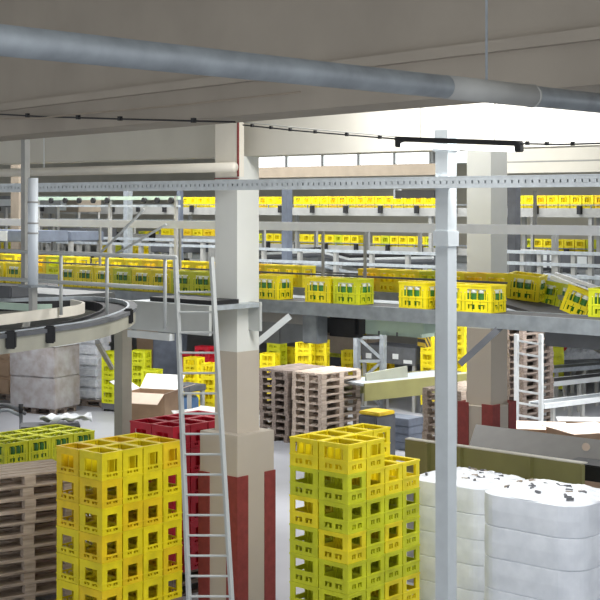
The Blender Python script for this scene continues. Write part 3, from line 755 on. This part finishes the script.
# open cartons
def open_carton(px, d, w, dep, h, z0, rz, label, flaps, m='card'):
    o = thing('open_carton', label, 'box', G(px, d, z0), rz); t = .012
    b = MB(); b.box(-w/2,w/2,-dep/2,-dep/2+t,0,h); b.box(-w/2,w/2,dep/2-t,dep/2,0,h); b.box(-w/2,-w/2+t,-dep/2,dep/2,0,h); b.box(w/2-t,w/2,-dep/2,dep/2,0,h); b.box(-w/2,w/2,-dep/2,dep/2,0,t)
    part('body', b, m, o)
    for (side, ang, mm, ln) in flaps:
        mx = {'f': Matrix.Translation((0,-dep/2,h)), 'b': Matrix.Translation((0,dep/2,h)) @ Matrix.Rotation(math.pi,4,'Z'), 'l': Matrix.Translation((-w/2,0,h)) @ Matrix.Rotation(-math.pi/2,4,'Z'), 'r': Matrix.Translation((w/2,0,h)) @ Matrix.Rotation(math.pi/2,4,'Z')}[side]
        ww = w if side in 'fb' else dep
        part('flap', MB().box(-ww/2, ww/2, -ln, 0, 0, .008, mx @ Matrix.Rotation(-ang, 4, 'X')), mm, o)
    return o
open_carton(152, 23.5, .72, .55, .5, zy(421,23.5), -.35, 'large brown open carton with white and pale flaps, right of support', [('b', .7,'paper',.34), ('l', .5,'paper',.34), ('r', .35,'cardl',.34), ('f', -.5,'cardl',.3)])
tb = casing(152, 421.3, 424, .9, 23.5, 'grey', 'low grey table under the large open carton', name='low_table', cat='table', dep=.7, rz=-.35)
ps = thing('paper_pile', 'white paper sheets lying behind the red crates', 'paper', G(200, 20.5, 0), 0)
for k in range(4):
    mxk = Matrix.Translation(G(190+7*k, 21.5, zy(414, 21.5)+.02*k)) @ Matrix.Rotation(.4*k+.3, 4, 'Z') @ Matrix.Rotation(.12, 4, 'X')
    wpart('sheet', MB().box(-.25,.25,-.2,.2,0,.012, mxk), 'paper', ps)
wpart('support_board', MB().box(-.45,.45,-.3,.3, 0, zy(417,21.5), Matrix.Translation(G(200,21.5))), 'cardl', ps)
# plastic film on the lime stack
fm = MB(); N = 14
for i in range(N):
    for j in range(6):
        fm.v.append(G(0,0)+Vector((i*.06, j*.05, .03+.03*math.sin(i*1.3+j)+.03*math.cos(j*2.1-i*.7))))
for i in range(N-1):
    for j in range(5): a = i*6+j; fm.f.append((a, a+6, a+7, a+1))
bb = G(40, 21.2, zy(421, 21.2)); fm.v = [Matrix.Rotation(.2,4,'Z') @ v + bb for v in fm.v]
o = single('plastic_film', fm, 'white', 'crumpled white plastic film behind the lime crates', 'film', smooth=True)
sm = o.modifiers.new('s','SOLIDIFY'); sm.thickness = .015
casing(50, 424, 429, .9, 21.4, 'dgrey', 'dark trolley carrying crumpled white film', name='trolley', cat='trolley', dep=.5, rz=.2)
bk = thing('hand_truck', 'dark tubular hand truck lying at the left edge behind lime crates', 'hand truck', G(10, 23, 0))
wpart('frame_tube', MB().tube([W(-10,404,23), W(8,405,23), W(18,409,23), W(26,414,23)], .03, 8), 'dgrey', bk, smooth=True)
wpart('frame_tube', MB().tube([W(-10,411,23.4), W(8,410,23.4), W(22,416,23.4)], .03, 8), 'galvd', bk, smooth=True)
wpart('upright', MB().tube([W(21,413,23), W(21,404,23)], .04, 8), 'black', bk, smooth=True)
wpart('upright', MB().tube([W(21,413,23), G(21,23,0)], .03, 8), 'dgrey', bk, smooth=True)

# ------------------------------------------------------------------ right foreground: wrapped loads, olive guard, grey chute
def rounded(w, dep, r, n=6):
    pts = []
    for (cx, cy, a0) in ((w/2-r, dep/2-r, 0), (-w/2+r, dep/2-r, 90), (-w/2+r, -dep/2+r, 180), (w/2-r, -dep/2+r, 270)):
        for k in range(n+1): a = math.radians(a0+90*k/n); pts.append((cx+r*math.cos(a), cy+r*math.sin(a)))
    return pts
def wrapped(px, d, w, dep, ztop, label, seed):
    o = thing('wrapped_pallet_load', label, 'load', G(px, d, .144), RA); rnd = random.Random(seed)
    n = 6; lh = (ztop-.144)/n
    for k in range(n):
        b = MB(); po = rounded(w, dep, .26, 8); rings = [(-.008,0),(.0,.02),(.004,.5),(0,.97),(-.012,1.0)]; i0 = 0
        for (e, t) in rings:
            for p in po:
                v = Vector((p[0], p[1], 0)); v = v*(1+e/.5); b.v.append(v+UP*(lh*(k+t)))
        m = len(po)
        for j in range(len(rings)-1):
            for q in range(m): b.f.append((j*m+q, j*m+(q+1)%m, (j+1)*m+(q+1)%m, (j+1)*m+q))
        b.f.append(tuple(range(m))[::-1]); b.f.append(tuple((len(rings)-1)*m+q for q in range(m)))
        part('bundle_layer', b, 'wrapw', o, smooth=False)
    # crumpled film on top, gathered over the packs
    b = MB(); nx, ny = 40, 30
    idx = {}
    for i in range(nx+1):
        for j in range(ny+1):
            u = -1+2*i/nx; v = -1+2*j/ny
            # squircle mapping to the rounded outline
            x = u*math.sqrt(1-v*v*.30)*w/2*1.0; y = v*math.sqrt(1-u*u*.30)*dep/2*1.0
            edge = max(abs(u), abs(v)); z = n*lh+.0+.05*(1-edge**3)
            z += (.010*math.sin(u*9+v*5+seed)+.008*math.sin(v*14-u*4)+rnd.uniform(-.008,.008))*(1-edge**4)
            idx[i,j] = len(b.v); b.v.append(Vector((x, y, max(z, n*lh+.001))))
    for i in range(nx):
        for j in range(ny): b.f.append((idx[i,j], idx[i+1,j], idx[i+1,j+1], idx[i,j+1]))
    part('crumpled_top_film', b, 'white', o, smooth=True)
    for k in range(26):
        x = rnd.uniform(-.36,.36)*w; y = rnd.uniform(-.36,.36)*dep
        mxk = Matrix.Translation((x, y, n*lh+.055)) @ Matrix.Rotation(rnd.uniform(0,3), 4, 'Z')
        part('film_gap', MB().box(-.035,.035,-.010,.010,-.03,-.004, mxk), 'dgrey' if k % 3 else 'brown', o)
    pallet(G(px, d), RA, 'wood2', 'weathered pallet under the %s' % label[:60])
wrapped(470, 15.45, 1.12, .9, zy(481, 15.3), 'white film wrapped load behind the steel post', 3)
wrapped(551, 13.7, 1.15, .95, zy(492, 13.7), 'white film wrapped load at lower right, nearest the viewer', 8)
og = thing('olive_guard', 'long olive green sheet metal guard behind the white wrapped loads', 'guard', L(480, 480, 17))
wpart('panel', abox(MB(), 405, 583, 480, 17, zy(489,17), zy(449.5,17), .03), 'olive', og)
wpart('top_flange', abox(MB(), 405, 583, 480, 16.97, zy(449.5,17), zy(448.3,17), .1), 'cream', og)
for px in (426, 459, 529, 581): wpart('rib', abox(MB(), px-1.2, px+1.2, 480, 16.93, zy(488,17), zy(450,17), .06), 'olive', og)
for px in (410, 459, 529, 579): wpart('leg', abox(MB(), px-3, px+3, 480, 17.05, 0, zy(489,17), .06), 'grey', og)
gc = thing('grey_chute', 'grey inclined sheet chute in front of the far pillar base', 'chute', L(530, 487, 18.4))
def chute():
    b = MB(); z1 = zy(428,18.4); z0 = zy(448,18.4)
    pa = [L(468,487,18.1), L(680,487,18.1), L(680,487,18.6), L(476,487,18.6)]
    i = 0
    b.v += [pa[0]+UP*z0, pa[1]+UP*z0, pa[2]+UP*z1, pa[3]+UP*z1, pa[0]+UP*(z0-.03), pa[1]+UP*(z0-.03), pa[2]+UP*(z1-.03), pa[3]+UP*(z1-.03)]
    b.f += [(0,1,2,3),(4,7,6,5),(0,4,5,1),(1,5,6,2),(2,6,7,3),(3,7,4,0)]
    return b
wpart('sloping_sheet', chute(), 'chute', gc)
wpart('front_rail', abox(MB(), 474, 680, 487, 18.12, zy(454,18.1), zy(449,18.1), .06), 'black', gc)
for px in (480, 560, 640): wpart('leg', abox(MB(), px-3, px+3, 487, 18.3, 0, zy(455,18.3), .08), 'dgrey', gc)
wpart('round_sticker', MB().tube([L(586, 487, 18.25, zy(442.5,17.6)), L(586,487,18.25, zy(442.5,17.6))+Vector((-.2,-.7,.25))*.02], .05, 14), 'cardl', gc)
casing(592, 462, 478, .6, 16.6, 'black', 'black machine end below the grey chute at the right edge', dep=.4)
# flattened cartons beyond the chute
def flat(px, py, d, w, dep, m, label, rz, tilt=0.02):
    z = zy(py, d); o = thing('flattened_carton', label, 'carton', G(px, d, 0), rz)
    part('board', MB().box(-w/2,w/2,-dep/2,dep/2,z-.01,z), m, o)
    part('stack_below', MB().box(-w/2+.05,w/2-.05,-dep/2+.05,dep/2-.05,0,z-.012), 'card', o)
flat(533, 425, 24, 1.1, .9, 'cardl', 'pale flattened carton pile beside the far pillar', -.2)
flat(585, 428, 22.5, 1.0, 1.0, 'cardl', 'pinkish carton pile at the right edge beyond the chute', .35)
flat(590, 419, 25.5, 1.2, .5, 'paper', 'white sheets pile at the right edge', -.1)

# low conveyors at the right background
for (pa, pb, z, l, mm) in (((538, 30.5), (660, 24.0), None, '', ''),):
    pass
def bconv(p0, p1, z, wd, label, rm='galv', beltm='belt', rail=.1, legs=(.3, 1.2, 2.3)):
    return conveyor(label, 0, 0, 0, 1, z, width=wd, rail=rail, legs=legs, rm=rm, beltm=beltm, bdir=(p0, p1), name='roller_conveyor')
bconv(G(544, 31.5), G(544, 31.5)+Vector((.80,.60,0)).normalized()*6, zy(383,31.5), .5, 'low roller conveyor with pale rails right of lattice frame', 'paint')
bconv(G(544, 28.8), G(544, 28.8)+Vector((.80,.60,0)).normalized()*6, zy(404,28.8), .4, 'lowest roller conveyor with pale edge at right', 'paint', 'galvd')
bconv(G(548, 34.6), G(548, 34.6)+Vector((.85,.5,0)).normalized()*2.6, zy(369,34.6), .5, 'far roller conveyor under white film at right', 'galv', 'galvd')
def heap(px, d, py, w, dep, h, m, label, seed, name='film_heap', cat='film', z0=None):
    b = MB(); nx, ny = 14, 8; rnd = random.Random(seed)
    for i in range(nx+1):
        for j in range(ny+1):
            u = -1+2*i/nx; v = -1+2*j/ny; r = max(0, 1-u*u)*max(0, 1-v*v)
            b.v.append(Vector((u*w/2, v*dep/2, h*r**.5*(1+rnd.uniform(-.4,.2)))))
    for i in range(nx):
        for j in range(ny): a = i*(ny+1)+j; b.f.append((a, a+ny+1, a+ny+2, a+1))
    n0 = len(b.v); c = G(px, d, zy(py, d))
    b.f.append(tuple([i*(ny+1) for i in range(nx+1)]+[nx*(ny+1)+j for j in range(1,ny+1)]+[i*(ny+1)+ny for i in range(nx-1,-1,-1)]+[j for j in range(ny-1,0,-1)]))
    b.v = [Matrix.Rotation(.3,4,'Z') @ v + c for v in b.v]
    return single(name, b, m, label, cat, base=c)
casing(575, 358, 366, 2.6, 37.5, 'machine', 'long grey work table under white film heaps at right', name='work_table', cat='table', dep=1.2, rz=.3)
heap(578, 37.5, 358, 1.3, .6, .28, 'white', 'large crumpled white film heap on the grey work table', 1)
heap(556, 37.5, 358, .8, .5, .2, 'film', 'small grey film heap on left end of work table', 2)
casing(568, 344, 352, .9, 39.5, 'orange', 'orange machine part beyond the film heaps', panels=((.5,.9,.3,.9),), pm='red')
heap(590, 39, 345, 1.0, .6, .3, 'film', 'grey film heap beyond the white one at right edge', 4)

# centre conveyor behind the steel post
bdirn = Vector((.80,.60,0)).normalized()
bconv(G(364, 27.8), G(364, 27.8)+bdirn*3.2, zy(384,27.8), .9, 'grey green sheet conveyor right of the central pallets', 'olive', 'galv', rail=.34, legs=(2.4, 3.0))
cs = thing('cover_sheet', 'grey green folded cover sheet right of the central pallet stack', 'cover', G(385, 28.6))
wpart('sheet', MB().bar(W(366, 382, 28.3), W(407, 374, 28.9), .05, .34), 'sheet', cs)
wpart('bent_lip', MB().bar(W(366, 389, 28.2), W(408, 381.5, 28.8), .12, .02), 'paint', cs)
wpart('stand', MB().box(-.04,.04,-.04,.04,0,zy(383,28.6), abm(G(386,28.7))), 'grey', cs)
single('floor_box', MB().box(-.22,.22,-.3,.3,0,zy(414,26.6), abm(G(377, 26.6))), 'dgrey', 'dark crate under the sheet conveyor beside the central pallets', 'box', bevel=.02)
single('yellow_tray', MB().box(-.25,.25,-.25,.25,zy(414,26.6)+.001,zy(414,26.6)+.07, abm(G(377, 26.6))), 'amber', 'flat yellow tray on the dark crate near central pallets', 'tray', bevel=.02)
load(402, 27.6, .7, .5, .62, 'bluegrey', 'pale blue grey slab pile on the floor behind steel post', rz=RA, z0=0, layers=4, pal=False, name='slab_pile', cat='pile', bev=.01)

# ------------------------------------------------------------------ crates nobody can single out: hidden ones and the smallest far ones
sv_, sf_, sm_ = [], [], []; mats_ = ['yellow','lime','amber','red']
for (mx_, m) in STUFF:
    me = CR[m]; n0 = len(sv_); sv_ += [tuple(mx_ @ v.co) for v in me.vertices]
    for p in me.polygons: sf_.append(tuple(n0+i for i in p.vertices)); sm_.append(mats_.index(m.split('_')[-1]))
me = bpy.data.meshes.new('bottle_crates'); me.from_pydata(sv_, [], sf_)
for m in mats_: me.materials.append(M[m])
me.polygons.foreach_set('material_index', sm_)
tag(node('bottle_crates', me), 'smallest crates on the farthest conveyors and those buried inside the stacks', 'crates', kind='stuff')
# ------------------------------------------------------------------ light
sc = bpy.context.scene
wd = bpy.data.worlds.new('daylight'); sc.world = wd; wd.use_nodes = True
bg = wd.node_tree.nodes['Background']; bg.inputs['Color'].default_value = (.93,.96,1,1); bg.inputs['Strength'].default_value = 1.15
def area(name, loc, sx, sy, e, rot=(0,0,0), col=(1,1,1)):
    l = bpy.data.lights.new(name, 'AREA'); l.shape = 'RECTANGLE'; l.size = sx; l.size_y = sy; l.energy = e; l.color = col
    o = bpy.data.objects.new(name, l); COL.objects.link(o); o.location = loc; o.rotation_euler = rot; return o
# unseen area lights added below the solid ceiling to brighten the hall
area('ceiling_fill', G(500, 12.6, CZ-.05), 4.5, 1.0, 260, (0,0,RA))
area('ceiling_fill', G(340, 21, CZ-.05), 7, 3, 280, (0,0,RA))
area('ceiling_fill', G(60, 24, CZ-.05), 6, 3, 330, (0,0,RA))
area('ceiling_fill', G(520, 25, CZ-.05), 6, 2, 220, (0,0,RA))
area('ceiling_fill', G(300, 36, CZ-.05), 16, 3, 900, (0,0,RA))
area('under_deck_fill', G(120, 29, DZ-.2), 7, .4, 150, (0,0,RA))  # fill lights added to brighten the space beneath the deck, no fixtures modelled
area('under_deck_fill', G(330, 29, DZ-.2), 6, .4, 160, (0,0,RA))
area('under_deck_fill', G(560, 29, DZ-.2), 7, .4, 260, (0,0,RA))
area('under_deck_fill', G(580, 23, DZ-.2), 3, .4, 130, (0,0,RA))

cam = bpy.data.cameras.new('camera'); co = bpy.data.objects.new('camera', cam); COL.objects.link(co)
co.location = (0, 0, H); co.rotation_euler = (math.radians(90), 0, 0)
cam.sensor_width = 36; cam.lens = F/600*36; cam.shift_y = -(300-HY)/600; cam.clip_end = 200; cam.clip_start = .1
sc.camera = co
sc.view_settings.view_transform = 'Standard'; sc.view_settings.look = 'None'; sc.view_settings.gamma = 1
sc.view_settings.exposure = .35; sc.view_settings.use_curve_mapping = False
